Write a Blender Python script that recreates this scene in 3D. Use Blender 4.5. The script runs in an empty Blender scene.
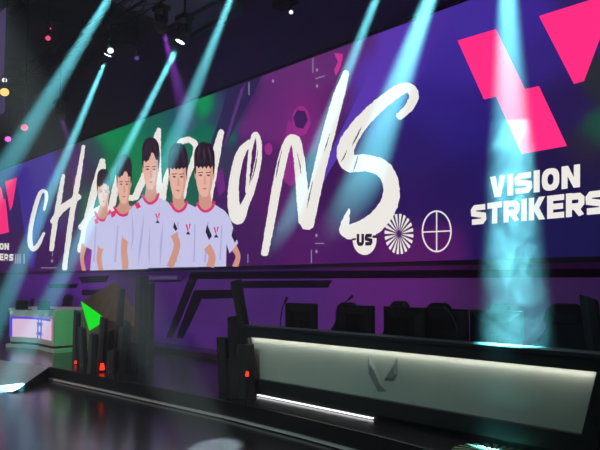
import bpy, bmesh, math, random
from mathutils import Vector, Matrix
random.seed(7)
S = bpy.context.scene
COL = S.collection
# ------------------------------------------------------------------ camera
FPX = 680.0
EYE = Vector((0, 0, 2.09))
PITCH = math.atan(56 / FPX)
YAW = math.atan(FPX / (600 * math.cos(PITCH)))
cs, sn, cp, sp = math.cos(YAW), math.sin(YAW), math.cos(PITCH), math.sin(PITCH)
FWD = Vector((-sn * cp, cs * cp, sp)); RIGHT = Vector((cs, sn, 0)); UP = Vector((sn * sp, -cs * sp, cp))
cam = bpy.data.cameras.new('camera'); camo = bpy.data.objects.new('camera', cam); COL.objects.link(camo)
camo.matrix_world = Matrix.Translation(EYE) @ Matrix((RIGHT, UP, -FWD)).transposed().to_4x4()
cam.sensor_width = 36; cam.lens = FPX / 600 * 36; cam.clip_end = 200
S.camera = camo
def ray(px, py): return (FWD + RIGHT * ((px - 300) / FPX) + UP * ((225 - py) / FPX))
def onY(px, py, Y):
    r = ray(px, py); return EYE + r * (Y / r.y)
def onZ(px, py, Z):
    r = ray(px, py); return EYE + r * ((Z - EYE.z) / r.z)
DECK = 0.27; SY = 9.2; WY = 9.6
# ------------------------------------------------------------------ materials
def lin(c):
    return tuple(((v / 255) / 12.92 if v / 255 <= .04045 else ((v / 255 + .055) / 1.055) ** 2.4) for v in c)
M = {}
def mat(name, rgb, rough=.6, metal=0., noise=0., nscale=8., bump=0., bscale=40., spec=.5):
    m = bpy.data.materials.new(name); m.use_nodes = True; nt = m.node_tree; b = nt.nodes['Principled BSDF']
    c = lin(rgb)
    b.inputs['Base Color'].default_value = (*c, 1); b.inputs['Roughness'].default_value = rough
    b.inputs['Metallic'].default_value = metal; b.inputs['Specular IOR Level'].default_value = spec
    tc = nt.nodes.new('ShaderNodeTexCoord')
    if noise:
        n = nt.nodes.new('ShaderNodeTexNoise'); n.inputs['Scale'].default_value = nscale; n.inputs['Detail'].default_value = 5
        r = nt.nodes.new('ShaderNodeValToRGB')
        r.color_ramp.elements[0].position = .3; r.color_ramp.elements[1].position = .7
        r.color_ramp.elements[0].color = (*[v * (1 - noise) for v in c], 1)
        r.color_ramp.elements[1].color = (*[min(1, v * (1 + noise)) for v in c], 1)
        nt.links.new(tc.outputs['Object'], n.inputs['Vector']); nt.links.new(n.outputs['Fac'], r.inputs['Fac'])
        nt.links.new(r.outputs['Color'], b.inputs['Base Color'])
    if bump:
        n = nt.nodes.new('ShaderNodeTexNoise'); n.inputs['Scale'].default_value = bscale; n.inputs['Detail'].default_value = 3
        bp = nt.nodes.new('ShaderNodeBump'); bp.inputs['Strength'].default_value = bump; bp.inputs['Distance'].default_value = .01
        nt.links.new(tc.outputs['Object'], n.inputs['Vector']); nt.links.new(n.outputs['Fac'], bp.inputs['Height'])
        nt.links.new(bp.outputs['Normal'], b.inputs['Normal'])
    M[name] = m; return m
def emi(name, rgb, strength=1., sample=False):
    m = bpy.data.materials.new(name); m.use_nodes = True; nt = m.node_tree; nt.nodes.clear()
    e = nt.nodes.new('ShaderNodeEmission'); o = nt.nodes.new('ShaderNodeOutputMaterial')
    e.inputs['Color'].default_value = (*lin(rgb), 1); e.inputs['Strength'].default_value = strength
    nt.links.new(e.outputs[0], o.inputs['Surface'])
    m.cycles.emission_sampling = 'AUTO' if sample else 'NONE'
    M[name] = m; return m
DS = 1.15      # display brightness
mat('floor', (36, 35, 39), .19, spec=1.0, noise=.35, nscale=1.2, bump=.05, bscale=30)
mat('deck', (38, 36, 40), .22, spec=.9, noise=.3, nscale=1.5, bump=.06, bscale=25)
mat('riser', (16, 16, 18), .5)
mat('ramp', (178, 172, 176), .45, noise=.15, nscale=3)
mat('trim_metal', (225, 225, 225), .35, metal=.3)
mat('wall', (108, 60, 132), .7, noise=.06, nscale=1.)
mat('wall_strip', (8, 8, 14), .9, spec=.05)
mat('ledge', (70, 65, 80), .25)
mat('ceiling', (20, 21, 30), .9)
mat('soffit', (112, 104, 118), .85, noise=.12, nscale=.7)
mat('groove', (12, 12, 18), .9)
mat('black', (6, 6, 7), .5, spec=.2)
mat('black_fabric', (6, 6, 8), .8, spec=.15, bump=.2, bscale=80)
mat('dark_metal', (24, 25, 28), .4, metal=.5)
mat('desk_frame', (26, 34, 36), .4)
mat('desk_panel', (160, 172, 164), .5, noise=.05, nscale=2.5)
mat('emblem', (122, 134, 128), .4)
mat('rock', (50, 52, 54), .75, noise=.35, nscale=6, bump=.6, bscale=14)
mat('rock_black', (7, 7, 8), .75, noise=.3, nscale=6, bump=.5, bscale=14)
mat('bronze', (104, 76, 60), .6, noise=.3, nscale=3)
mat('desk_beige', (222, 206, 190), .5, noise=.06, nscale=4)
mat('side_grey', (120, 128, 122), .5)
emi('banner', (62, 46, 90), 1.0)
emi('green_face', (20, 235, 40), 1.0, True)
emi('red_glow', (255, 50, 25), 2.0, True)
emi('white_led', (250, 250, 250), 2.0, True)
mat('led_profile', (190, 190, 185), .4)
emi('white_lens', (215, 250, 255), 12)
emi('small_white', (235, 230, 240), 1.6)
emi('magenta_lens', (235, 90, 220), 2.0)
emi('purple_lens', (110, 70, 190), .8)
emi('amber_lens', (255, 205, 120), 1.3)
emi('pink_lens', (245, 80, 120), 1.1)
# display inks
emi('ink_white', (228, 222, 220), DS); emi('ink_cream', (232, 228, 222), DS)
emi('ink_pink', (255, 44, 128), DS); emi('ink_jersey', (194, 193, 230), DS); emi('ink_fold', (168, 168, 214), DS)
emi('ink_collar', (214, 38, 108), DS); emi('ink_skin', (226, 176, 160), DS); emi('ink_skin2', (205, 146, 130), DS)
emi('ink_hair', (30, 17, 34), DS); emi('ink_dark', (40, 20, 50), DS); emi('ink_lip', (190, 92, 92), DS)
emi('ink_magenta', (150, 40, 130), DS); emi('ink_grey', (150, 140, 170), DS)
# ------------------------------------------------------------------ mesh helpers
class MB:
    def __init__(s): s.v = []; s.f = []; s.mi = []
    def face(s, pts, mi=0):
        n = len(s.v); s.v += [tuple(p) for p in pts]; s.f.append(tuple(range(n, n + len(pts)))); s.mi.append(mi)
    def mesh(s, verts, faces, mi=0):
        n = len(s.v); s.v += [tuple(p) for p in verts]
        for f in faces: s.f.append(tuple(n + i for i in f)); s.mi.append(mi)
    def prism(s, base, top, mi=0):
        n = len(base); fs = [tuple(range(n))[::-1], tuple(range(n, 2 * n))]
        fs += [(i, (i + 1) % n, n + (i + 1) % n, n + i) for i in range(n)]
        s.mesh(list(base) + list(top), fs, mi)
    def box(s, x0, x1, y0, y1, z0, z1, mi=0, mtx=None):
        b = [Vector(p) for p in ((x0, y0, z0), (x1, y0, z0), (x1, y1, z0), (x0, y1, z0))]
        t = [Vector((p.x, p.y, z1)) for p in b]
        if mtx: b = [mtx @ p for p in b]; t = [mtx @ p for p in t]
        s.prism(b, t, mi)
    def tube(s, p0, p1, r0, r1=None, n=12, mi=0):
        p0 = Vector(p0); p1 = Vector(p1); r1 = r0 if r1 is None else r1
        d = (p1 - p0).normalized(); a = d.orthogonal().normalized(); b = d.cross(a)
        A = [p0 + (a * math.cos(k * 2 * math.pi / n) + b * math.sin(k * 2 * math.pi / n)) * r0 for k in range(n)]
        B = [p1 + (a * math.cos(k * 2 * math.pi / n) + b * math.sin(k * 2 * math.pi / n)) * r1 for k in range(n)]
        s.prism(A, B, mi)
    def path(s, pts, r, n=8):
        for a, b in zip(pts, pts[1:]): s.tube(a, b, r, r, n)
    def build(s, name, mats, parent=None, bevel=0., smooth=False, kind=None):
        me = bpy.data.meshes.new(name); me.from_pydata(s.v, [], s.f)
        if not isinstance(mats, (list, tuple)): mats = [mats]
        for m in mats: me.materials.append(M[m] if isinstance(m, str) else m)
        me.polygons.foreach_set('material_index', s.mi)
        bm = bmesh.new(); bm.from_mesh(me)
        if len(s.f) > 1 and not getattr(s, 'flat', False): bmesh.ops.recalc_face_normals(bm, faces=bm.faces)
        bm.to_mesh(me); bm.free(); me.update()
        o = bpy.data.objects.new(name, me); COL.objects.link(o)
        if parent:
            o.parent = parent; o.matrix_parent_inverse = Matrix.Identity(4)
        if bevel:
            md = o.modifiers.new('bevel', 'BEVEL'); md.width = bevel; md.segments = 2; md.limit_method = 'ANGLE'
        if smooth: me.polygons.foreach_set('use_smooth', [True] * len(me.polygons))
        if kind: o['kind'] = kind
        return o
def tag(o, label, cat, group=None, kind=None):
    o['label'] = label; o['category'] = cat
    if group: o['group'] = group
    if kind: o['kind'] = kind
    return o
def empty(name, loc=(0, 0, 0), rz=0., label=None, cat=None, group=None):
    o = bpy.data.objects.new(name, None); COL.objects.link(o); o.location = loc; o.rotation_euler = (0, 0, rz)
    o.empty_display_size = .1
    if label: tag(o, label, cat, group)
    return o
def copy_tree(o, parent=None):
    c = o.copy(); COL.objects.link(c); c.parent = parent
    for ch in list(o.children): copy_tree(ch, c)
    return c
# ------------------------------------------------------------------ room and stage
b = MB(); b.box(-42, 9, -7, 10.5, -.2, 0); b.build('floor', 'floor', kind='structure')
b = MB(); b.box(-42, 9, -7, 10.5, 9.5, 9.7); b.build('ceiling', 'ceiling', kind='structure')
b = MB(); b.box(-42, 9, WY, 10.5, 0, 9.5); wall = b.build('wall_back', 'wall', kind='structure')
b = MB(); b.box(-42.2, -42, -7, 10.5, 0, 9.5); b.build('wall_left', 'ceiling', kind='structure')
b = MB(); b.box(9, 9.2, -7, 10.5, 0, 9.5); b.build('wall_right', 'ceiling', kind='structure')
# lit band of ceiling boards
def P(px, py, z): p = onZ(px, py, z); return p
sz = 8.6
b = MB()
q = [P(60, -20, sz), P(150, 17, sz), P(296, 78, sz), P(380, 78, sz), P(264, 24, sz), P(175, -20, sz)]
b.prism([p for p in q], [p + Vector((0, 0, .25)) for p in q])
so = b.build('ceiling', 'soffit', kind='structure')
g = MB()
for (a, c) in (((163, 31), (216, 2)), ((187, 38), (222, 18)), ((222, 46), (268, 23)), ((118, 6), (135, -4)), ((252, 60), (300, 42))):
    p0 = P(*a, sz - .01); p1 = P(*c, sz - .01); w = Vector((0, .07, 0))
    g.prism([p0 - w, p1 - w, p1 + w, p0 + w], [v + Vector((0, 0, .015)) for v in (p0 - w, p1 - w, p1 + w, p0 + w)])
g.build('joint', 'groove', so)
# ceiling beams high over the room
bb = MB()
for x in (-33, -28, -23, -18, -13, -8.5, -5):
    bb.box(x - .12, x + .12, -6, 9.5, 9.1, 9.5)
bb.build('beam_ceiling', 'ceiling', kind='structure')
# stage deck: arced front edge
fpx = [(49, 366.7), (100, 376.3), (150, 386), (225, 400.5), (300, 417), (387, 438), (480, 463), (620, 505)]
front = [onZ(x, y, DECK) for x, y in fpx]
c0 = front[0]
rl = onZ(-60, 352, DECK)
outline = [Vector((-38, 9.6, DECK)), Vector((-38, rl.y + .3, DECK)), rl, c0] + front[1:] + [front[-1] + Vector((1.5, -.5, 0)), Vector((2.5, 9.6, DECK))]
b = MB(); b.prism([Vector((p.x, p.y, 0)) for p in outline], outline)
stage = b.build('stage_platform', 'deck', bevel=.008, kind='structure')
b = MB()
for p, q in zip(front, front[1:]):
    d = (q - p).normalized(); n = Vector((d.y, -d.x, 0))
    base = [p + n * .002, q + n * .002, q + n * .05, p + n * .05]
    b.prism([Vector((v.x, v.y, 0.015)) for v in base], [Vector((v.x, v.y, .045)) for v in base])
b.build('edge_trim', 'trim_metal', stage)
b = MB()
for p, q in zip(front, front[1:]):
    d = (q - p).normalized(); n = Vector((d.y, -d.x, 0))
    base = [p, q, q + n * .006, p + n * .006]
    b.prism([Vector((v.x, v.y, 0.06)) for v in base], [Vector((v.x, v.y, DECK - .006)) for v in base])
b.build('fascia', 'riser', stage)
# ramp
t0 = onZ(13, 393, 0.0); dl = Vector((-1, .02, 0))
rA, rB = Vector((c0.x, c0.y, DECK)), Vector((rl.x, rl.y, DECK))
rC, rD = Vector((t0.x, t0.y, .015)), onZ(-75, 374, .015)
b = MB(); b.prism([Vector((v.x, v.y, 0.002)) for v in (rA, rB, rD, rC)], [rA, rB, rD, rC])
rmp = b.build('stage_ramp', 'ramp'); tag(rmp, 'low grey ramp running up to the left end of the stage', 'ramp')
d = (rC - rA); 
b = MB(); nn = Vector((d.y, -d.x, 0)).normalized() * .02
if nn.x < 0: nn = -nn
b.prism([Vector((rA.x, rA.y, .003)), Vector((rC.x, rC.y, .003)), Vector((rC.x, rC.y, .003)) + nn, Vector((rA.x, rA.y, .003)) + nn], [rA, rC, rC + nn, rA + nn])
b.build('side_panel', 'riser', rmp)
# ledge along the wall
b = MB(); b.box(-38, 1.5, 8.95, WY, DECK, DECK + .14); ldg = b.build('trim_1', 'ledge', bevel=.01, kind='structure')
# dark inlaid strips on the wall (wall coordinates from sight lines)
def wp(px, py, off=.03): return onY(px, py, WY - off)
def strip(polys, name='wall_strip'):
    b = MB()
    for poly in polys:
        f = [wp(x, y, .012) for x, y in poly]; k = [Vector((p.x, WY - .001, p.z)) for p in f]
        b.prism(k, f)
    return b.build(name, 'wall_strip', wall)
strip([[(191, 272), (640, 268.5), (640, 277), (194, 279)], [(191, 272), (197, 279), (172, 338), (166, 338)]], 'inlay_strip')
strip([[(243, 281), (332, 280.2), (328, 287.5), (240, 288)], [(195, 290), (240, 289.6), (237, 298), (200, 299)], [(194, 290), (202, 298), (183, 338), (176, 338)]], 'inlay_strip')
strip([[(78, 277), (109, 275.5), (106, 282), (82, 283)]], 'inlay_strip')
strip([[(48, 284), (78, 283.5), (76, 288), (49, 288)]], 'inlay_strip')
strip([[(82, 290), (104, 289.5), (101, 295), (82, 295)]], 'inlay_strip')
b = MB(); p0 = wp(150, 278); p1 = wp(182, 277.5)
b.tube(Vector((p0.x, WY - .12, p0.z)), Vector((p1.x, WY - .12, p1.z)), .07); b.build('pipe', 'side_grey', wall)
# side banner at the far left
p = onZ(2.2, 350, DECK); 
b = MB(); b.box(-27.6, -27.2, 2.2, 2.6, 0, 9.5)
# ------------------------------------------------------------------ LED screen
LAY = [0]
def sc(px, py, lay): return onY(px, py, SY - .004 * lay)
screen = empty('led_screen', (onY(300, 265, SY).x, SY, onY(300, 265, SY).z), 0,
    'wall-wide glowing LED screen with CHAMPIONS lettering over five players in white jerseys', 'screen')
SO = Vector(screen.location)
def sbuild(mb, name, mats, parent=None, label=None):
    mb.v = [tuple(Vector(v) - SO) for v in mb.v]; mb.flat = True
    o = mb.build(name, mats, parent or screen)
    if label: o['label'] = label
    return o
xl, xr = onY(-22, 200, SY).x, -3.0
zb, zt = onY(300, 264.5, SY).z, onY(300, 62, SY).z
def toPx(p):
    d = p - EYE; w = d.dot(FWD); return 300 + FPX * d.dot(RIGHT) / w, 225 - FPX * d.dot(UP) / w
# colour field: (px, py, radius, rgb)
CF = [(5, 200, 22, (46, 24, 96)), (30, 180, 16, (66, 44, 160)), (45, 215, 14, (52, 28, 110)), (10, 262, 20, (60, 18, 84)), (40, 262, 18, (58, 14, 84)),
      (62, 200, 12, (52, 18, 74)), (75, 165, 10, (60, 20, 84)), (60, 250, 14, (66, 16, 92)), (88, 180, 8, (44, 22, 66)), (92, 262, 12, (120, 24, 130)),
      (95, 150, 9, (50, 70, 80)), (110, 140, 10, (0, 140, 78)), (118, 165, 12, (0, 110, 66)), (130, 130, 12, (0, 130, 84)), (150, 125, 12, (14, 98, 86)),
      (105, 200, 16, (10, 92, 60)), (135, 160, 14, (0, 128, 78)), (165, 140, 12, (0, 112, 90)), (178, 118, 12, (24, 84, 96)), (190, 110, 7, (24, 110, 84)), (205, 105, 7, (0, 150, 84)),
      (200, 150, 14, (0, 108, 84)), (180, 190, 16, (10, 96, 80)), (222, 110, 10, (44, 66, 96)), (220, 160, 9, (54, 44, 84)), (236, 100, 9, (42, 36, 78)),
      (225, 200, 12, (66, 22, 96)), (250, 90, 10, (40, 30, 76)), (262, 95, 12, (98, 40, 112)), (280, 75, 14, (102, 42, 116)), (275, 110, 16, (104, 36, 116)),
      (310, 70, 16, (104, 44, 116)), (340, 55, 14, (98, 42, 116)), (365, 42, 10, (88, 40, 112)), (300, 110, 18, (120, 34, 120)), (330, 100, 14, (98, 32, 106)),
      (262, 170, 14, (78, 20, 96)), (285, 200, 16, (84, 18, 98)), (250, 240, 16, (68, 20, 90)), (310, 240, 18, (80, 22, 98)), (330, 190, 16, (60, 14, 84)),
      (345, 130, 12, (70, 26, 100)), (350, 250, 16, (72, 18, 96)), (385, 70, 20, (88, 54, 172)), (400, 40, 20, (92, 56, 176)), (370, 110, 16, (76, 50, 150)),
      (430, 30, 20, (72, 46, 158)), (450, 60, 20, (58, 40, 150)), (440, 110, 24, (46, 32, 132)), (420, 150, 24, (40, 24, 104)), (410, 200, 24, (44, 18, 92)),
      (400, 250, 20, (88, 22, 100)), (440, 250, 20, (84, 22, 100)), (450, 190, 24, (36, 18, 88)), (480, 15, 22, (66, 46, 158)), (520, 20, 22, (58, 40, 146)),
      (540, 60, 24, (50, 36, 126)), (560, 100, 20, (38, 26, 84)), (596, 80, 12, (38, 46, 50)), (600, 130, 12, (28, 78, 62)), (585, 150, 14, (40, 36, 58)), (470, 130, 24, (38, 28, 120)),
      (590, 10, 20, (46, 34, 100)), (480, 170, 20, (32, 20, 96)), (560, 180, 24, (28, 20, 72)), (500, 240, 26, (30, 18, 84)), (560, 240, 26, (24, 22, 78)), (600, 240, 24, (24, 22, 74)), (620, 180, 24, (30, 26, 66))]
def field(px, py):
    a = [0, 0, 0]; w = 1e-9
    for x, y, r, c in CF:
        k = math.exp(-((px - x) ** 2 + (py - y) ** 2) / (r * r * 1.1)) + 1e-5 / (1 + ((px - x) ** 2 + (py - y) ** 2) / 400)
        w += k
        for i in range(3): a[i] += k * c[i]
    return [v / w for v in a]
NX, NZ = 300, 56
vs = []; cols = []
for i in range(NX + 1):
    # finer steps to the right where the screen is near
    t = i / NX; x = xl + (xr - xl) * t
    for j in range(NZ + 1):
        z = zb + (zt - zb) * j / NZ
        p = Vector((x, SY, z)); vs.append(tuple(p - SO)); cols.append(lin(field(*toPx(p))))
fs = [(i * (NZ + 1) + j, (i + 1) * (NZ + 1) + j, (i + 1) * (NZ + 1) + j + 1, i * (NZ + 1) + j + 1) for i in range(NX) for j in range(NZ)]
me = bpy.data.meshes.new('display'); me.from_pydata(vs, [], fs)
at = me.color_attributes.new('picture', 'FLOAT_COLOR', 'POINT')
for i, c in enumerate(cols): at.data[i].color = (*c, 1)
m = bpy.data.materials.new('display'); m.use_nodes = True; nt = m.node_tree; nt.nodes.clear()
e = nt.nodes.new('ShaderNodeEmission'); o = nt.nodes.new('ShaderNodeOutputMaterial'); a = nt.nodes.new('ShaderNodeAttribute'); a.attribute_name = 'picture'
nt.links.new(a.outputs['Color'], e.inputs['Color']); e.inputs['Strength'].default_value = DS * .87; nt.links.new(e.outputs[0], o.inputs['Surface'])
m.cycles.emission_sampling = 'FRONT_BACK'
me.materials.append(m); o = bpy.data.objects.new('display', me); COL.objects.link(o); o.parent = screen
# cabinet behind and slim dark frame
b = MB(); b.box(xl - .05, xr + .05, SY + .01, SY + .3, zb - .06, zt + .06)
b.v = [tuple(Vector(v) - SO) for v in b.v]; b.build('screen_cabinet', 'black', screen)
b = MB()
b.box(xl - .05, xr + .05, SY - .03, SY + .01, zb - .08, zb - .01); b.box(xl - .05, xr + .05, SY - .03, SY + .01, zt + .01, zt + .06)
b.v = [tuple(Vector(v) - SO) for v in b.v]; b.build('frame', 'black', screen)
def poly(pts, lay, mb=None, mi=0):
    mb = mb or MB(); mb.face([sc(x, y, lay) for x, y in pts], mi); return mb
def tess(pts, lay, mb, mi=0):
    from mathutils.geometry import tessellate_polygon
    V = [sc(x, y, lay) for x, y in pts]
    tr = tessellate_polygon([V]); mb.mesh(V, [tuple(t) for t in tr], mi)
def ribbon(pts, lay, mb, rough=.0, mi=0, step=1.5, cap=True):
    """variable-width brush stroke; pts = (x, y, width)"""
    # catmull-rom resample
    P_ = [Vector(p) for p in pts]; out = []
    for i in range(len(P_) - 1):
        p0 = P_[max(i - 1, 0)]; p1 = P_[i]; p2 = P_[i + 1]; p3 = P_[min(i + 2, len(P_) - 1)]
        n = max(2, int((p2 - p1).to_2d().length / step))
        for k in range(n):
            t = k / n
            out.append(.5 * ((2 * p1) + (-p0 + p2) * t + (2 * p0 - 5 * p1 + 4 * p2 - p3) * t * t + (-p0 + 3 * p1 - 3 * p2 + p3) * t ** 3))
    out.append(P_[-1])
    L = []; R = []
    for i, p in enumerate(out):
        d = (out[min(i + 1, len(out) - 1)] - out[max(i - 1, 0)]).to_2d()
        d = d.normalized() if d.length > 1e-6 else Vector((0, 1)); n = Vector((-d.y, d.x)); w = max(.3, p.z) / 2
        L.append(p.to_2d() + n * (w + random.uniform(-1, 1) * rough)); R.append(p.to_2d() - n * (w + random.uniform(-1, 1) * rough))
    if cap:
        d = (out[0] - out[1]).to_2d().normalized(); w = out[0].z / 2
        L.insert(0, L[0] + d * w * .6 - (L[0] - R[0]) * .25); R.insert(0, R[0] + d * w * .5 + (L[1] - R[0]) * .25)
        d = (out[-1] - out[-2]).to_2d().normalized(); w = out[-1].z / 2
        l, r = L[-1], R[-1]; L.append(l + d * w * .6 - (l - r) * .25); R.append(r + d * w * .5 + (l - r) * .25)
    V = [sc(v.x, v.y, lay) for v in L] + [sc(v.x, v.y, lay) for v in R]; n = len(L)
    mb.mesh(V, [(i, i + 1, n + i + 1, n + i) for i in range(n - 1)], mi)
def disc(cx, cy, rx, ry, lay, mb, n=28, mi=0, a0=0, a1=2 * math.pi):
    full = abs(a1 - a0 - 2 * math.pi) < 1e-6
    pts = [(cx + rx * math.cos(a0 + (a1 - a0) * k / n), cy + ry * math.sin(a0 + (a1 - a0) * k / n)) for k in range(n if full else n + 1)]
    mb.face([sc(x, y, lay) for x, y in pts], mi)
# sharp colour shapes of the picture
def flat(name, pts, rgb, lay, label=None):
    mname = 'shade_%s_%d_%d_%d' % (name, *rgb)
    if mname not in M: emi(mname, rgb, DS)
    mb = MB(); tess(pts, lay, mb); return sbuild(mb, name, mname, None, label)
flat('graphic_shape', [(16, 166.5), (44, 156), (51, 170), (34, 268), (30, 268), (22, 215)], (58, 36, 140), .3)
flat('graphic_shape', [(262, 76), (228, 88.5), (222, 110), (205, 160), (218, 160)], (40, 32, 76), .3)
flat('graphic_shape', [(390, 30.5), (300, 215), (306, 215), (330, 170), (362, 120), (396, 60), (420, 19.5)], (84, 52, 166), .3)
flat('graphic_shape', [(240, 90), (246, 83), (228, 140), (222, 150)], (84, 46, 110), .45)
MG = (146, 40, 134)
flat('graphic_shape', [(283, 150), (288, 120), (300, 128), (299, 176), (291, 187), (283, 180)], (136, 38, 128), .35)
mb = MB(); disc(268.5, 149, 4, 6, .35, mb); sbuild(mb, 'graphic_shape', 'ink_magenta')
mb = MB(); disc(301, 121, 9, 15, .35, mb); sbuild(mb, 'graphic_shape', 'ink_magenta')
flat('graphic_shape', [(293, 118), (297, 110), (305, 111), (308, 120), (303, 129), (296, 127)], (60, 22, 84), .5)
flat('graphic_shape', [(334, 53), (343, 54), (341, 66), (336, 76), (334, 70), (338, 62)], (196, 50, 140), .5)
flat('graphic_shape', [(74, 177), (84, 168), (80, 180), (72, 187)], (130, 26, 110), .35)
flat('graphic_shape', [(214, 176), (222, 168), (226, 190), (219, 196)], (104, 30, 120), .35)
flat('graphic_shape', [(84, 262), (100, 235), (106, 270), (82, 270)], (130, 28, 140), .35)
# CHAMPIONS: brush letters
def letter(strokes, lay=1.0, rough=.35, cuts=()):
    mb = MB()
    for s_ in strokes: ribbon(s_, lay, mb, rough)
    o = sbuild(mb, 'brush_letter', 'ink_cream')
    if cuts:
        for s_ in cuts: mb = MB(); ribbon(s_, lay + .3, mb, .2, cap=False); sbuild(mb, 'dry_brush_mark', 'ink_dark', o)
    return o
letter([[(44, 210, 2.5), (46.5, 199, 3.5), (45.5, 192, 3.5), (41, 192, 4), (36, 205, 4.5), (31, 226, 4.5), (30, 242, 5), (33, 249, 5), (38, 245, 4), (44, 233, 3)]], rough=.2)
letter([[(63.5, 175, 3.5), (60, 195, 5), (54, 230, 5), (51.5, 250, 4.5)], [(83.5, 146, 3.5), (78, 180, 5), (71, 220, 5.5), (64.5, 269, 5)], [(52, 222, 5), (62, 209, 7), (70, 203, 7), (79, 196, 6)]])
letter([[(102.5, 160, 5), (97, 180, 7), (89, 212, 7), (80, 251, 6)], [(102.5, 160, 5), (104, 185, 6), (106, 220, 6)], [(80, 228, 5), (92, 214, 6), (104, 206, 6)]])
letter([[(118, 176, 5), (113, 200, 7), (108, 225, 7)], [(159, 129, 4), (155, 143, 7), (146, 172, 7), (135, 198, 7)], [(118, 176, 5), (124, 195, 6), (134, 198, 6)], [(159, 129, 4), (158, 160, 6), (160, 200, 6)]])
letter([[(171, 166, 4), (166, 178, 5), (163, 200, 6)], [(176, 150, 5), (181, 142, 6), (190, 140, 6), (196, 147, 6), (193, 162, 6), (187, 178, 5), (183, 198, 5)]])
letter([[(221.5, 131, 5.5), (217, 150, 8), (212, 178, 8), (207, 210, 7)]])
letter([[(250, 142, 6), (241, 153, 9), (234.5, 178, 10), (233.5, 203, 12), (238, 218, 13), (245, 205, 8), (252, 188, 7), (258, 162, 6.5), (259, 142, 5), (255, 134, 5), (251, 146, 4), (248.5, 170, 3.5), (247, 192, 3.5)]],
       cuts=[[(258, 150, .3), (255, 168, 1.1), (251, 182, .3)], [(243, 160, .3), (241, 176, .9), (240, 188, .3)]])
letter([[(289, 140, 8), (284, 153, 9), (277, 185, 9), (270, 225, 8.5), (264.5, 254, 7)], [(288, 140, 8), (295, 140, 10), (299, 158, 11), (302, 190, 12), (305, 222, 13)], [(346.5, 72, 6), (339, 95, 11), (330, 128, 12.5), (319, 172, 12.5), (307, 226, 13)]],
       cuts=[[(282, 150, .3), (278, 166, 1.1), (276, 178, .3)], [(313, 180, .3), (309, 198, 1), (307, 208, .3)], [(330, 133, .3), (326, 146, 1), (324, 152, .3)], [(297, 152, .3), (300, 166, .9), (301, 174, .3)]])
letter([[(399, 117, 7), (409, 107, 9), (414, 96, 10), (409, 88, 10), (398, 91, 12), (378, 106, 13), (358, 127, 15), (346, 148, 17), (349, 163, 17), (366, 163, 17), (383, 169, 17), (391, 185, 16), (389, 204, 18), (376, 222, 20), (360, 230, 18), (345, 230, 12), (349, 209, 2)]], rough=.45,
       cuts=[[(362, 126, .3), (356, 138, 1.4), (352, 146, .3)], [(347, 150, .3), (344, 157, 1.2), (341, 162, .3)], [(359, 152, .3), (356, 163, 1.2), (353, 172, .3)], [(373, 122, .3), (369, 128, .9), (366, 132, .3)]])
# team logos
def spart(name, label=None):
    o = bpy.data.objects.new(name, None); COL.objects.link(o); o.parent = screen
    if label: o['label'] = label
    return o
mb = MB(); tess([(457.5, 40.5), (496, 29), (525, 89), (539, 86), (567, 146), (521.6, 154), (496, 96.5), (484, 99.5)], 1.0, mb); tl_ = spart('team_logo', 'large pink split V logo'); sbuild(mb, 'logo_bar', 'ink_pink', tl_)
mb = MB(); tess([(539, 16), (618, -9), (584, 81), (574, 84)], 1.0, mb); sbuild(mb, 'logo_wing', 'ink_pink', tl_)
tl_ = spart('team_logo', 'small pink logo at the far left end')
mb = MB(); tess([(5, 181.5), (17, 177.5), (12.5, 206), (10, 211)], 1.0, mb); sbuild(mb, 'logo_wing', 'ink_pink', tl_); mb = MB()
tess([(-16, 192), (1, 187), (4, 200), (5.5, 198), (9, 232), (-6, 236), (-10, 207)], 1.0, mb); sbuild(mb, 'logo_bar', 'ink_pink', tl_)
# block lettering
G = {
 'V': [[(0, 1), (.5, 0), (1, 1)]], 'I': [[(.5, 0), (.5, 1)]],
 'S': [[(.97, .84), (.25, .84), (.12, .72), (.14, .56), (.86, .44), (.88, .28), (.75, .16), (.03, .16)]],
 'O': [[(.5, .85), (.25, .82), (.15, .6), (.15, .4), (.25, .18), (.5, .15), (.75, .18), (.85, .4), (.85, .6), (.75, .82), (.5, .85)]],
 'N': [[(.15, 0), (.15, 1)], [(.15, .95), (.85, .05)], [(.85, 0), (.85, 1)]],
 'T': [[(0, .84), (1, .84)], [(.5, .84), (.5, 0)]],
 'R': [[(.15, 0), (.15, 1)], [(.15, .84), (.72, .84), (.85, .74), (.85, .54), (.72, .42), (.15, .42)], [(.5, .42), (.85, 0)]],
 'K': [[(.15, 0), (.15, 1)], [(.2, .45), (.85, 1)], [(.35, .5), (.88, 0)]],
 'E': [[(.15, 0), (.15, 1)], [(.15, .84), (1, .84)], [(.15, .5), (.92, .5)], [(.15, .16), (1, .16)]],
 'U': [[(.15, 1), (.15, .3), (.3, .15), (.7, .15), (.85, .3), (.85, 1)]]}
GP = {'V': [(0, 1), (.37, 1), (.5, .40), (.63, 1), (1, 1), (.7, 0), (.3, 0)],
 'N': [(0, 0), (0, 1), (.36, 1), (.67, .46), (.67, 1), (1, 1), (1, 0), (.66, 0), (.33, .54), (.33, 0)],
 'K': [(0, 0), (0, 1), (.33, 1), (.33, .62), (.62, 1), (1, 1), (.64, .52), (1, 0), (.62, 0), (.33, .4), (.33, 0)],
 'I': [(0, 0), (0, 1), (1, 1), (1, 0)],
 'T': [(0, 1), (1, 1), (1, .72), (.68, .72), (.68, 0), (.32, 0), (.32, .72), (0, .72)],
 'E': [(0, 0), (0, 1), (1, 1), (1, .75), (.36, .75), (.36, .63), (.94, .63), (.94, .38), (.36, .38), (.36, .25), (1, .25), (1, 0)]}
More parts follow.
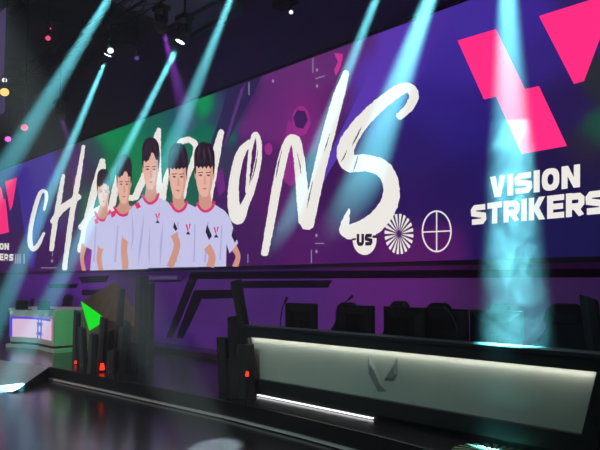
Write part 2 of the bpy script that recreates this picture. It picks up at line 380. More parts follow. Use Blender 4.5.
def glyph(ch, fmap, u0, u1, wt, mb):
    """strokes with mitred corners in the letter cell, clipped to the cell, fmap(u,v)->point"""
    cw = u1 - u0
    if ch in GP:
        from mathutils.geometry import tessellate_polygon
        V = [fmap(u0 + p[0] * cw, p[1]) for p in GP[ch]]; mb.mesh(V, [tuple(t) for t in tessellate_polygon([V])]); return
    if ch == 'O':
        o_ = []; i_ = []
        for k in range(24):
            a = k * math.pi / 12; c_, s_ = math.cos(a), math.sin(a)
            o_.append(fmap(u0 + cw * (.5 + .5 * math.copysign(abs(c_) ** .75, c_)), .5 + .5 * math.copysign(abs(s_) ** .75, s_)))
            i_.append(fmap(u0 + cw * (.5 + .17 * c_), .5 + .24 * math.copysign(abs(s_) ** .8, s_)))
        mb.mesh(o_ + i_, [(k, (k + 1) % 24, 24 + (k + 1) % 24, 24 + k) for k in range(24)]); return
    for st in G[ch]:
        pts = [Vector((u0 + p[0] * cw, p[1])) for p in st]; n = len(pts); L = []; R = []
        asp = fmap.asp
        Q = [Vector((p.x * asp, p.y)) for p in pts]
        for i in range(n):
            d0 = (Q[i] - Q[i - 1]).normalized() if i else (Q[1] - Q[0]).normalized()
            d1 = (Q[i + 1] - Q[i]).normalized() if i < n - 1 else d0
            m_ = (d0 + d1).normalized(); nn = Vector((-m_.y, m_.x)); k = wt / 2 / max(.55, nn.dot(Vector((-d0.y, d0.x))))
            L.append(Q[i] + nn * k); R.append(Q[i] - nn * k)
        clip = lambda v: fmap(v.x / asp, min(1.0, max(0.0, v.y)))
        mb.mesh([clip(v) for v in L] + [clip(v) for v in R], [(i, i + 1, n + i + 1, n + i) for i in range(n - 1)])
def word(txt, tl, tr, bl, br, lay, par, wt=.32, ink='ink_cream', gap=.12):
    A, B, C, D = [sc(*p, lay) for p in (tl, tr, bl, br)]
    def fmap(u, v): return (C * (1 - u) + D * u) * (1 - v) + (A * (1 - u) + B * u) * v
    fmap.asp = (D - C).length / (A - C).length
    W = [{'I': .36}.get(c, 1.0) for c in txt]; tot = sum(W) + gap * (len(txt) - 1); u = 0
    for c, w in zip(txt, W):
        mb = MB(); glyph(c, fmap, u / tot, (u + w) / tot, wt, mb); u += w + gap; sbuild(mb, 'letter', ink, par)
tn = spart('team_name', 'white team name VISION STRIKERS at the right'); word('VISION', (490, 177), (580, 164), (490, 198), (580, 187), 1.0, tn, .27)
word('STRIKERS', (471.5, 205), (605, 189), (471.5, 225.5), (605, 214), 1.0, tn, .27)
tn = spart('team_name', 'small white team name at the far left end'); word('VISION', (-14, 243), (9, 243.2), (-14, 249), (9, 250), 1.0, tn, .28)
word('STRIKERS', (-20, 253), (13.5, 254), (-20, 259.5), (13.5, 261), 1.0, tn, .28)
for x in (15, 17.2, 19.4, 23.5): mb = MB(); poly([(x, 254), (x + 1.3, 254), (x + 1.3, 263.5), (x, 263.5)], 1.0, mb); sbuild(mb, 'bar_mark', 'ink_grey')
# round emblems
mb = MB(); disc(364.6, 239.5, 12, 15.5, 1.2, mb); o = sbuild(mb, 'round_emblem', 'ink_cream')
word('US', (357, 234), (372, 233.5), (357, 246), (372, 245.5), 1.6, o, .3, 'ink_dark', .2)
for q_ in ([(352, 238.5), (356, 238), (356, 240), (352, 240.3)], [(372.5, 235.5), (377, 235), (377, 238), (372.5, 238)]): mb = MB(); poly(q_, 1.6, mb); sbuild(mb, 'dash', 'ink_dark', o)
mb = MB()
for k in range(20):
    a0 = (k + .02) * math.pi / 10; a1 = a0 + math.pi / 10 * .58
    mb.face([sc(399 + 2.2 * math.cos((a0 + a1) / 2), 234 + 3 * math.sin((a0 + a1) / 2), 1.2), sc(399 + 14.3 * math.cos(a0), 234 + 20 * math.sin(a0), 1.2), sc(399 + 14.6 * math.cos((a0 + a1) / 2), 234 + 20.4 * math.sin((a0 + a1) / 2), 1.2), sc(399 + 14.3 * math.cos(a1), 234 + 20 * math.sin(a1), 1.2)])
sbuild(mb, 'sunburst_emblem', 'ink_cream')
mb = MB(); n = 40; A = [sc(436.7 + 15 * math.cos(k * 2 * math.pi / n), 231.3 + 21 * math.sin(k * 2 * math.pi / n), 1.2) for k in range(n)]
B = [sc(436.7 + 13.5 * math.cos(k * 2 * math.pi / n), 231.3 + 19.4 * math.sin(k * 2 * math.pi / n), 1.2) for k in range(n)]
mb.mesh(A + B, [(k, (k + 1) % n, n + (k + 1) % n, n + k) for k in range(n)])
poly([(436, 211), (437.3, 211), (437.3, 252), (436, 252)], 1.2, mb); poly([(422.5, 231.5), (451, 230.2), (451, 231.5), (422.5, 232.8)], 1.2, mb)
sbuild(mb, 'crosshair_emblem', 'ink_white')
for x, y0, y1 in ((248.6, 82, 95), (312.5, 58, 73), (247.5, 254, 263), (311, 250, 263), (52, 252, 256)):
    mb = MB(); poly([(x, y0), (x + .8, y0), (x + .8, y1), (x, y1)], 1.2, mb); sbuild(mb, 'tick_mark', 'ink_grey')
for x0, x1, y, dy in ((315.5, 325, 78.5, -3.2), (315, 324, 243, 0), (41, 57, 267.5, 0)):
    mb = MB(); poly([(x0, y), (x1, y + dy), (x1, y + dy + .7), (x0, y + .8)], 1.2, mb); sbuild(mb, 'tick_mark', 'ink_grey')
for x, y in ((273, 81), (317, 70), (317, 86), (316.4, 235.5), (316.4, 251.5), (52, 261)): mb = MB(); disc(x, y, 1.1, 1.7, 1.2, mb, 8); sbuild(mb, 'dot_mark', 'ink_grey')
# player portraits --------------------------------------------------
def portrait(lay, cx, top, chin, fw, body, collar, arms, logo, part=0., folds=(), label='', tilt=0.):
    mb = MB(); tess(body, lay, mb); j = sbuild(mb, 'player_portrait', 'ink_jersey', None, label)
    for f in folds: mb = MB(); ribbon(f, lay + .15, mb, cap=False); sbuild(mb, 'jersey_fold', 'ink_fold', j)
    for ar in arms: mb = MB(); ribbon(ar, lay - .2, mb, cap=False); sbuild(mb, 'arm', 'ink_skin2', j)
    H = chin - top; hw = fw / 2; x0, x1, yc = collar; xm = (x0 + x1) / 2
    X = lambda u, v: (cx + u * hw + tilt * (1 - v) * H, top + v * H)     # head space: u -1..1, v 0 crown .. 1 chin
    def T(pts, l, name, ink): mb = MB(); tess([X(*p) for p in pts], l, mb); return sbuild(mb, name, ink, j)
    mb = MB(); tess([X(-.62, .74), X(.62, .74), X(.66, .98), (x1 - 2, yc + 2), (x1 - 1, yc + 3), (xm, yc + 8), (x0 + 1, yc + 3), (x0 + 2, yc + 2), X(-.62, .98)], lay + .3, mb); sbuild(mb, 'neck', 'ink_skin2', j)
    T([(-.9, .22), (.9, .22), (.93, .62), (.86, .76), (.66, .90), (.34, .985), (0, 1.0), (-.34, .985), (-.66, .90), (-.86, .76), (-.93, .62)], lay + .5, 'face', 'ink_skin')
    T([(.5, .45), (.9, .45), (.93, .62), (.86, .76), (.66, .90), (.3, .985), (.55, .82), (.62, .66)], lay + .6, 'cheek_shade', 'ink_cheek')
    for s_ in (-1, 1):
        T([(s_ * .9, .55), (s_ * 1.06, .53), (s_ * 1.08, .62), (s_ * .96, .70)], lay + .45, 'ear', 'ink_skin2')
        T([(s_ * .42 - .24, .605), (s_ * .42 - .05, .588), (s_ * .42 + .22, .60), (s_ * .42 + .05, .622)], lay + .7, 'eye', 'ink_eye')
        T([(s_ * .42 - .28, .55), (s_ * .42 + .28, .543), (s_ * .42 + .28, .556), (s_ * .42 - .28, .566)], lay + .7, 'eyebrow', 'ink_eye')
    T([(-.05, .62), (.1, .62), (.22, .75), (.12, .775), (-.14, .77)], lay + .65, 'nose', 'ink_cheek')
    T([(-.3, .845), (0, .835), (.3, .845), (0, .868)], lay + .7, 'mouth', 'ink_lip')
    hp = []
    for k in range(25):
        a = math.pi + k * math.pi / 24; c_, s2 = math.cos(a), math.sin(a)
        hp.append((1.13 * math.copysign(abs(c_) ** .85, c_) + random.uniform(-.03, .03), .32 - .32 * abs(s2) ** .85 + random.uniform(-.008, .008)))
    hp += [(1.13, .44), (1.02, .58), (.93, .58), (.9, .45)]
    for k in range(9):
        u = .84 - .21 * k
        hp.append((u, .445 + (.03 if k % 2 else -.01) + random.uniform(-.01, .015) - part * max(0, 1 - abs(u - .2) / .55) * .2))
    hp += [(-.9, .45), (-.93, .58), (-1.02, .58), (-1.13, .44)]
    T(hp, lay + .9, 'hair', 'ink_hair')
    for (ua, ub) in ((-.7, -.5), (-.1, .0), (.45, .6)):
        mb = MB(); ribbon([(*X(ua * .6, .06), .3), (*X((ua + ub) / 2 * 1.1, .2), fw * .09), (*X(ub * 1.2, .38), .3)], lay + 1.0, mb, cap=False); sbuild(mb, 'hair_strand', 'ink_strand', j)
    mb = MB(); ribbon([(x0, yc, 2.4), (x0 + (x1 - x0) * .2, yc + 6, 2.6), (xm, yc + 8.5, 2.6), (x1 - (x1 - x0) * .15, yc + 5, 2.6), (x1, yc - 1.5, 2.2)], lay + .6, mb); sbuild(mb, 'collar', 'ink_collar', j)
    if logo:
        lx, ly, k = logo
        mb = MB(); poly([(lx - 2.2 * k, ly - 4 * k), (lx - .8 * k, ly - 4 * k), (lx + .6 * k, ly + 1.5 * k), (lx - .4 * k, ly + 1.5 * k)], lay + .6, mb); sbuild(mb, 'chest_logo_bar', 'ink_collar', j)
        mb = MB(); poly([(lx + 1.0 * k, ly - 4.4 * k), (lx + 2.4 * k, ly - 4.4 * k), (lx + 1.2 * k, ly), (lx + .6 * k, ly)], lay + .6, mb); sbuild(mb, 'chest_logo_wing', 'ink_collar', j)
        mb = MB(); poly([(lx - 1.8 * k, ly + 4.6 * k), (lx - .2 * k, ly + 2 * k), (lx + .4 * k, ly + 2 * k), (lx + 2 * k, ly + 4.6 * k)], lay + .6, mb); sbuild(mb, 'chest_mark', 'ink_dark', j)
    return j
emi('ink_cheek', (212, 154, 140), DS); emi('ink_eye', (70, 36, 50), DS); emi('ink_strand', (62, 38, 64), DS)
portrait(2, 103.5, 169, 207, 12, [(94, 217), (97, 213), (112, 212), (122, 222), (122, 270.5), (90, 271), (92, 250), (84, 246), (86, 230), (89, 221)], (95, 110, 212),
    [[(84.5, 244, 6), (82, 258, 4), (84, 271, 4)]], None, .5, [[(96, 225, 1), (94, 262, 1.5)]], 'leftmost portrait of a player in a white jersey')
portrait(4, 124, 154, 204, 14, [(113, 212), (117, 207), (133, 206), (146, 214), (148, 270), (108, 270.5), (109, 250), (99, 248), (103, 225), (107, 216)], (114, 133, 207),
    [[(101, 246, 6), (99, 258, 5), (101, 271, 5)]], (131, 240, .8), .6, [[(118, 225, 1.2), (115, 262, 2)]], 'player portrait second from left')
portrait(6, 204.5, 142, 197, 18.5, [(186, 214), (198, 205), (214, 204), (225, 211), (230, 218), (238, 243), (229.5, 253.5), (226.5, 244), (226, 266.5), (180, 267), (182, 230)], (197, 214.5, 203),
    [[(233.5, 247, 7), (238, 256, 5), (235, 267, 6)]], (216, 232, 1.2), 0, [[(208, 222, 1.5), (205, 262, 2)], [(222, 225, 1.2), (220, 260, 1.5)]], 'rightmost portrait of a player in a white jersey')
portrait(8, 178, 143, 199, 17.5, [(160, 214), (171, 205), (187, 203), (199, 209), (205, 216), (213, 241), (203, 250), (200, 244), (199, 267), (158, 267.5)], (171, 187, 203),
    [[(206, 245, 8), (212, 256, 7), (210, 267, 8)]], (188, 229, 1.2), 0, [[(178, 222, 1.5), (176, 262, 2)], [(195, 224, 1.2), (194, 262, 1.5)]], 'player portrait second from right')
portrait(10, 150.8, 137.5, 190, 15.8, [(134, 205), (142, 197.5), (158, 197), (168, 202), (173, 210), (178.5, 231), (168, 238), (167, 267.5), (128, 268.5), (130, 243), (122.5, 237), (126, 222), (129, 211)], (142.5, 158.5, 195),
    [[(126, 235, 7), (124, 250, 6.5), (126, 269, 7)], [(173, 233, 7), (177, 246, 6.5), (170, 267, 7)]], (157.5, 218, 1.1), 1.0, [[(144, 215, .4), (141, 240, 2.2), (138, 266, .4)], [(163, 222, .4), (161, 245, 2), (160, 266, .4)], [(132, 214, .4), (133, 235, 1.6), (131, 250, .4)], [(150, 225, .3), (149, 250, 1.5), (150, 266, .3)]], 'centre portrait of a player standing in front of the others')
for pts_, l_ in (([(134, 204), (138.5, 202), (141, 207), (137, 209)], 10.7), ([(117, 209.5), (109.5 + 1, 212), (111.5, 218), (115, 216)], 4.7), ([(94, 220), (97, 218), (98.5, 223), (95.5, 224)], 2.7)):
    mb = MB(); poly(pts_, l_, mb); sbuild(mb, 'sleeve_accent', 'ink_collar')
for pts_, l_ in (([(207, 224), (212, 236), (209, 240), (205.5, 232)], 8.7), ([(233, 228), (237, 239), (235, 243), (231.5, 236)], 6.7), ([(174.5, 222), (177.5, 229), (175.5, 231), (173, 227)], 10.7)):
    mb = MB(); poly(pts_, l_, mb); sbuild(mb, 'sleeve_accent', 'ink_dark')
# sleeve accents
# ------------------------------------------------------------------ main desk
DX0, DX1, DY = onY(245, 328, 6.65).x, onY(603, 364, 6.65).x, 6.65
DTOP = onY(245, 328, DY).z
desk = empty('broadcast_desk', ((DX0 + DX1) / 2, DY + .45, DECK), 0, 'long low stage desk with pale lit front panel bearing a V emblem', 'desk')
DO = Vector(desk.location)
def dbuild(mb, name, m_, bevel=0., parent=None):
    mb.v = [tuple(Vector(v) - DO) for v in mb.v]; return mb.build(name, m_, parent or desk, bevel)
PLa, PRa = onY(249, 336.5, DY + .04), onY(598.5, 371.5, DY + .04)
PLb, PRb = onY(257.5, 378.5, DY + .04), onY(583, 434.5, DY + .04)
# front frame as a mitred surround
def pr(pts, y0, y1, mb): mb.prism([Vector((p[0], y0, p[1])) for p in pts], [Vector((p[0], y1, p[1])) for p in pts])
zT = DTOP; zB = DECK + .10
mb = MB()
pr([(DX0, zT), (DX1, zT), (PRa.x, PRa.z), (PLa.x, PLa.z)], DY, DY + .08, mb)
pr([(DX0, zT), (PLa.x, PLa.z), (PLb.x, PLb.z), (DX0 + .12, zB)], DY, DY + .08, mb)
pr([(DX1, zT), (PRa.x, PRa.z), (PRb.x, PRb.z), (DX1 - .08, zB)], DY, DY + .08, mb)
pr([(DX0 + .12, zB), (PLb.x, PLb.z), (PRb.x, PRb.z), (DX1 - .08, zB)], DY, DY + .08, mb)
dbuild(mb, 'front_frame', 'desk_frame')
mb = MB(); pr([(PLa.x - .02, PLa.z + .02), (PRa.x + .02, PRa.z + .02), (PRb.x + .02, PRb.z - .02), (PLb.x - .02, PLb.z - .02)], DY + .075, DY + .09, mb); dbuild(mb, 'front_panel', 'desk_panel')
mb = MB(); mb.box(DX0 - .03, DX1 + .03, DY - .05, DY + .22, zT, zT + .05); dbuild(mb, 'top', 'desk_frame', .008)
mb = MB(); mb.box(DX0 + .12, DX1 - .1, DY + .09, DY + .13, zB, zT); mb.box(DX0 + .1, DX0 + .14, DY + .09, DY + .95, DECK, zT); mb.box(DX1 - .14, DX1 - .1, DY + .09, DY + .95, DECK, zT); dbuild(mb, 'carcass', 'black')
mb = MB(); mb.box(DX0 + .1, DX1 - .1, DY + .14, DY + 1.0, DECK + .74, DECK + .78); dbuild(mb, 'worktop', 'black')
mb = MB(); mb.box(DX0 + .25, DX1 - .2, DY + .12, DY + .3, DECK, zB); dbuild(mb, 'plinth', 'black')
mb = MB(); mb.box(PLa.x + .02, PRa.x - .02, DY + .02, DY + .045, (PLa.z + PRa.z) / 2 - .004, (PLa.z + PRa.z) / 2 + .004); dbuild(mb, 'led_profile', 'led_profile')
mb = MB(); pl = onY(370, 410, DY + .1); mb.box(DX0 + .22, onY(372, 412, DY + .08).x, DY + .075, DY + .115, DECK + .012, DECK + .026); dbuild(mb, 'light_strip', 'white_led')
# V emblem, chamfered relief
def relief(pts, mb, h=.022, shrink=.75):
    base = [onY(x, y, DY + .072) for x, y in pts]; c = sum(base, Vector()) / len(base)
    top = [c + (p - c) * shrink + Vector((0, -h, 0)) for p in base]; mb.prism(base, top)
mb = MB(); relief([(368, 354.5), (376, 367), (386.5, 391.5), (378, 391.5), (368, 373)], mb, .03, .55); relief([(397.2, 357), (397.5, 374.5), (393.5, 381.5), (383.5, 380.5)], mb, .03, .55)
dbuild(mb, 'emblem', 'emblem')
# monitors on the desk
def gooseneck(loc, h, bend, label, grp='gooseneck microphones on the stage desk'):
    r = empty('microphone', loc, 0, label, 'microphone', grp)
    mb = MB(); mb.tube((0, 0, 0), (0, 0, .025), .06, .055, 16); mb.build('base', 'black', r)
    mb = MB(); pts = [(0, 0, .02)] + [(bend * (k / 8) ** 3, 0, .02 + h * (1 - .12 * (k / 8) ** 4) * k / 8) for k in range(1, 9)]; mb.path(pts, .008); mb.build('neck', 'black', r)
    e = Vector(pts[-1]); d = (e - Vector(pts[-2])).normalized(); mb = MB(); mb.tube(e, e + d * .09, .016, .022); mb.build('capsule', 'black', r)
    return r
def make_monitor():
    r = empty('monitor', (0, 0, 0)); 
    mb = MB(); mb.box(-.355, .355, -.01, .02, .10, .52); mb.build('screen', 'black', r, .006)
    mb = MB(); mb.prism([Vector((x, -.01, z)) for x, z in ((-.33, .13), (.33, .13), (.33, .5), (-.33, .5))], [Vector((x, -.045, z)) for x, z in ((-.2, .2), (.2, .2), (.2, .42), (-.2, .42))]); mb.build('rear_housing', 'black', r)
    mb = MB(); mb.box(-.03, .03, -.06, -.03, .01, .3); mb.build('stand', 'dark_metal', r); mb = MB(); mb.box(-.12, .12, -.14, .08, 0, .014); mb.build('base', 'dark_metal', r, .003)
    return r
mon = make_monitor(); WT = DECK + .78
mlab = ['monitor on the left end of the stage desk, standing clear against purple wall', 'second monitor from the left end of the stage desk', 'third monitor from the left end of the stage desk', 'fourth monitor along the desk, just left of the wide vertical light beam', 'rightmost monitor on the stage desk, reaching into the wide vertical light beam']
mx = [onY(px, 315, 7.25).x for px in (301, 357, 404, 446)]; mx += [mx[3] + .73]
for i, x in enumerate(mx):
    o = mon if i == 0 else copy_tree(mon)
    if i == 0: o.location = (x, 7.25, WT + .12)
    o.location = (x, 7.25, WT); o.rotation_euler = (0, 0, math.radians([4, -3, 2, -4, 3, -2][i])); o.scale = (1, 1, 1.32)
    tag(o, mlab[i], 'monitor', 'monitors along the stage desk')
# gaming chairs
def make_chair():
    r = empty('gaming_chair', (0, 0, 0))
    mb = MB()
    prof = [(-.25, .48), (-.29, .75), (-.27, .95), (-.20, 1.05), (-.17, 1.12), (-.19, 1.22), (-.17, 1.36), (-.1, 1.42), (.1, 1.42), (.17, 1.36), (.19, 1.22), (.17, 1.12), (.20, 1.05), (.27, .95), (.29, .75), (.25, .48)]
    mb.prism([Vector((x, .20 + (z - .48) * .16, z)) for x, z in prof], [Vector((x, .30 + (z - .48) * .16, z)) for x, z in prof]); mb.build('backrest', 'black_fabric', r, .02)
    mb = MB(); mb.box(-.26, .26, -.28, .24, .42, .52); mb.build('seat', 'black_fabric', r, .03)
    mb = MB(); mb.box(-.13, .13, .28, .34, 1.18, 1.32); mb.build('head_pillow', 'black_fabric', r, .02)
    for s_ in (-1, 1):
        mb = MB(); mb.box(s_ * .32 - .04, s_ * .32 + .04, -.15, .17, .67, .70); mb.box(s_ * .3 - .02, s_ * .3 + .02, -.02, .05, .44, .67); mb.build('armrest', 'black', r, .006)
    mb = MB(); mb.tube((0, 0, .1), (0, 0, .42), .03); mb.build('gas_lift', 'dark_metal', r)
    mb = MB()
    for k in range(5):
        a = k * 2 * math.pi / 5; mb.tube((0, 0, .12), (.3 * math.cos(a), .3 * math.sin(a), .08), .025, .018)
    mb.build('star_base', 'dark_metal', r)
    for k in range(5):
        a = k * 2 * math.pi / 5; mb = MB(); mb.tube((.3 * math.cos(a) - .02, .3 * math.sin(a), .035), (.3 * math.cos(a) + .02, .3 * math.sin(a), .035), .035); mb.build('castor', 'black', r)
    return r
ch = make_chair()
clab = ['black gaming chair seen just right of the leftmost desk monitor', 'black gaming chair second from the left behind the stage desk', 'black gaming chair in the middle of the five behind the desk', 'black gaming chair behind the desk, just left of the wide vertical light beam', 'black gaming chair at the right end, clear of the light beam']
cpx = [(333, 7.95, 302), (379, 7.95, 300.5), (424, 7.95, 302.5), (480, 7.98, 303.5), (558, 8.05, 303.5)]
for i, (px, Y, ty) in enumerate(cpx):
    o = ch if i == 0 else copy_tree(ch)
    p = onY(px, 330, Y); o.location = (p.x, Y, DECK); o.rotation_euler = (0, 0, math.radians([8, -12, 5, -8, 14][i])); o.scale = (1.4 if i == 4 else 1.15, 1.05, (onY(px, ty, Y + .35).z - DECK) / 1.42)
    tag(o, clab[i], 'chair', 'gaming chairs behind the stage desk')
p = onY(280, 330, 7.0); gooseneck((p.x, 7.0, WT), .78, .12, 'tall gooseneck microphone at the left end of the stage desk')
p = onY(335, 330, 7.0); gooseneck((p.x, 7.0, WT), .86, .28, 'gooseneck microphone bent to the right above the leftmost gaming chair')
p = onY(392, 330, 7.0); gooseneck((p.x, 7.0, WT), .72, .15, 'short gooseneck microphone beside the second gaming chair')
p = onY(459, 330, 7.0); gooseneck((p.x, 7.0, WT), .72, -.15, 'gooseneck microphone left of the wide vertical light beam')
# ------------------------------------------------------------------ rock columns
def column(base_px, top_y, wpx, lean=0., mname='rock', label='', grp=None, n=6):
    p = onZ(*base_px, DECK); dist = (p - EYE).dot(FWD); r = wpx / FPX * dist / 2
    h = (base_px[1] - top_y) / FPX * dist
    o = empty('rock_column', tuple(p), random.uniform(0, 1), label, 'column', grp)
    mb = MB(); rings = []
    for k in range(7):
        t = k / 6; off = RIGHT * (lean * t / FPX * dist); rr = r * (1 - .06 * t) * random.uniform(.94, 1.05)
        R_ = Matrix.Rotation(-o.rotation_euler.z, 3, 'Z')
        rings.append([R_ @ off + Vector((rr * math.cos(j * 2 * math.pi / n), rr * math.sin(j * 2 * math.pi / n), h * t - (0.0 if t else 0))) for j in range(n)])
    top = rings[-1]; tilt = random.uniform(-.05, .05)
    for j in range(n): top[j].z += tilt * math.cos(j * 2 * math.pi / n)
    v = [p_ for rg in rings for p_ in rg]; f = [tuple(range(n))[::-1], tuple(range(6 * n, 7 * n))]
    for k in range(6): f += [(k * n + j, k * n + (j + 1) % n, (k + 1) * n + (j + 1) % n, (k + 1) * n + j) for j in range(n)]
    mb.mesh(v, f); mb.build('shaft', mname, o, .012)
    return o
gl = 'hexagonal rock columns around the green crystal'
column((140, 368), 277, 14.5, 1, 'rock', 'tallest hexagonal rock column, at the right of the green crystal', gl)
column((149.5, 365), 284, 9, 0, 'rock', 'slim rock column pressed against the right of the tallest one', gl)
column((117, 369), 291, 8, 3, 'rock', 'slender tall rock column just in front of the crystal', gl)
column((100, 371), 318, 9.5, 3, 'rock', 'round-topped rock column covering the corner of the green face', gl)
column((121, 372), 327, 12, 3, 'rock', 'medium rock column left of the tallest column', gl)
column((130, 370), 342, 12, 2, 'rock', 'short rock column at the foot of the tallest column', gl)
column((111, 373), 350, 10, 1, 'rock', 'shortest rock column right of the red lamp', gl)
column((76, 364), 312, 8, 0, 'rock', 'dark rock column beside the green-lit side of the far desk', gl)
column((84, 367), 328, 10, -3, 'rock', 'leaning rock column at the left foot of the green crystal', gl)
column((92, 373), 334, 10, 1, 'rock', 'dark rock column in front of the crystal, left of the red lamp', gl)
column((127, 371), 322, 9, -1, 'rock', 'rock column half hidden left of the tallest column, chest high', gl)
column((108, 369.5), 332, 9, 2, 'rock', 'rock column right behind the red lamp', gl)
gc = 'black rock columns beside the stage desk'
column((255, 393), 281, 13.5, -20, 'rock_black', 'tall black rock column leaning left beside the stage desk', gc)
column((238, 393), 317, 15, -5, 'rock_black', 'medium black rock column left of the stage desk', gc)
column((226, 392), 338, 17, -3, 'rock_black', 'short black rock column, leftmost beside the stage desk', gc)
column((246, 398), 345, 20, -1, 'rock_black', 'thick black rock column in front of the stage desk corner', gc)
column((234, 398), 358, 18, 0, 'rock_black', 'lowest black rock column at the front of the cluster', gc)
column((607, 428), 298, 20, -14, 'rock_black', 'black rock column leaning in from the right edge behind the desk', None)
# crystal
def cv(px, py, Y): return onY(px, py, Y)
A, B_, C_, D_ = cv(81.5, 301.5, 7.5), cv(116, 280.5, 7.75), cv(107, 319.5, 7.15), cv(90, 330.5, 7.3)
E_, G_, H_ = cv(147, 330, 7.7), onZ(89, 358.5, DECK), onZ(146, 357.5, DECK)
F_ = cv(116, 320, 8.5); F2 = Vector((F_.x, F_.y, DECK))
co = Vector((G_.x, G_.y, DECK)); cry = empty('crystal_prop', tuple(co), 0, 'big faceted brown crystal with a glowing green triangle face', 'crystal')
mb = MB(); V = [v - co for v in (A, B_, C_, D_, E_, G_, H_, F_, F2)]
mb.mesh(V, [(0, 1, 2), (1, 4, 2), (2, 4, 6), (2, 6, 5), (3, 2, 5), (0, 3, 5), (0, 7, 1), (1, 7, 4), (0, 5, 8), (0, 8, 7), (7, 8, 4), (4, 8, 6)]); mb.build('body', 'bronze', cry)
gn = (C_ - A).cross(D_ - A).normalized(); gn = gn if gn.y < 0 else -gn
mb = MB(); mb.prism([v - co for v in (A, C_, D_)], [v - co + gn * .02 for v in (A, C_, D_)]); mb.build('glowing_face', 'green_face', cry)
# red lamps
for (px, py, s_, lb) in ((102, 372, 1.0, 'red glowing lamp on the deck before the rock columns'), (75.5, 364.5, .5, 'tiny red lamp at the far left rock column'), (249, 384, .55, 'small red lamp on a short post beside the stage desk corner')):
    p = onZ(px, py, DECK)
    if px == 249: p = onZ(247, 402, DECK)
    r = empty('floor_lamp', tuple(p), 0, lb, 'lamp', 'small red lamps by the rock columns')
    z0 = .0 if px != 249 else .36
    mb = MB(); mb.tube((0, 0, 0), (0, 0, .04 * s_ + z0), .05 * s_, .05 * s_, 12); mb.build('base', 'black', r)
    mb = MB(); mb.tube((0, 0, .04 * s_ + z0), (0, 0, .17 * s_ + z0), .05 * s_, .035 * s_, 12); mb.build('lamp_glass', 'red_glow', r)
# ------------------------------------------------------------------ far left analyst desk
fl = [onZ(10, 347.5, DECK), onZ(24, 347.8, DECK), onZ(38, 349.3, DECK), onZ(53.5, 353, DECK), onZ(80, 350.5, DECK)]
back = [fl[-1] + Vector((-.9, .9, 0)), fl[0] + Vector((-.7, 1.0, 0))]
foot = fl + back; cen = sum(foot, Vector()) / len(foot)
ad = empty('analyst_desk', (cen.x, cen.y, DECK), 0, 'small pale desk at far left with glowing white front panel', 'desk'); AO = Vector(ad.location)
def ring(k, z): return [Vector(((p.x - cen.x) * k, (p.y - cen.y) * k, z)) for p in foot]
mb = MB(); mb.prism(ring(1.12, 0), ring(1.12, .1)); mb.build('plinth', 'desk_beige', ad, .01)
mb = MB(); mb.prism(ring(.97, .1), ring(.97, .16)); mb.build('recess', 'black', ad)
mb = MB(); mb.prism(ring(1.0, .16), ring(1.04, 1.02)); mb.build('body', ['desk_beige'], ad)
mb = MB(); mb.prism(ring(1.08, 1.02), ring(1.08, 1.08)); mb.build('top', 'desk_beige', ad, .01)
def onfront(i, t, z, out=.02, kk=1.02):
    a = (foot[i] - cen) * kk; c = (foot[i + 1] - cen) * kk; p = a * (1 - t) + c * t; d = (c - a).normalized(); n = Vector((d.y, -d.x, 0))
    if n.y > 0: n = -n
    return Vector((p.x, p.y, z)) + n * out
emi('desk_glow', (226, 196, 226), 1.0, True); emi('desk_blue', (92, 72, 225), 1.0)
mb = MB()
L_ = [(0, .12), (0, 1), (1, 1), (2, .88)]
seq = [onfront(i, t, .30) for i, t in L_]; seqt = [onfront(i, t, .84, .035) for i, t in L_]
for k in range(3): mb.face([seq[k], seq[k + 1], seqt[k + 1], seqt[k]])
mb.flat = True; gp = mb.build('glowing_panel', 'desk_glow', ad)
mb = MB(); seqa = [onfront(i, t, .79, .05) for i, t in L_]; seqb = [onfront(i, t, .85, .05) for i, t in L_]
for k in range(3): mb.face([seqa[k], seqa[k + 1], seqb[k + 1], seqb[k]])
mb.face([onfront(0, .06, .30, .05), onfront(0, .26, .30, .05), onfront(0, .22, .85, .05), onfront(0, .02, .85, .05)])
mb.build('blue_edge', 'desk_blue', ad)
mb = MB(); c_ = [(-.5, .9), (-.2, .55), (.2, .55), (.5, .9)]
def em(u, v): return onfront(2, .22 + u * .32, .56 + v * .27, .06)
for s_ in (1, -1):
    for pl_ in ([(-.5, .95), (-.25, .95), (-.1, .55), (-.35, .55)], [(.5, .95), (.25, .95), (.1, .55), (.35, .55)], [(-.7, .6), (.7, .6), (.45, .3), (-.45, .3)], [(-.5, .32), (-.15, .32), (-.2, -.05), (-.45, -.05)], [(.5, .32), (.15, .32), (.2, -.05), (.45, -.05)]):
        mb.face([em(u, v * s_) for u, v in pl_])
emi('desk_logo', (96, 70, 190), 1.0)
mb.build('desk_emblem', 'desk_logo', ad)
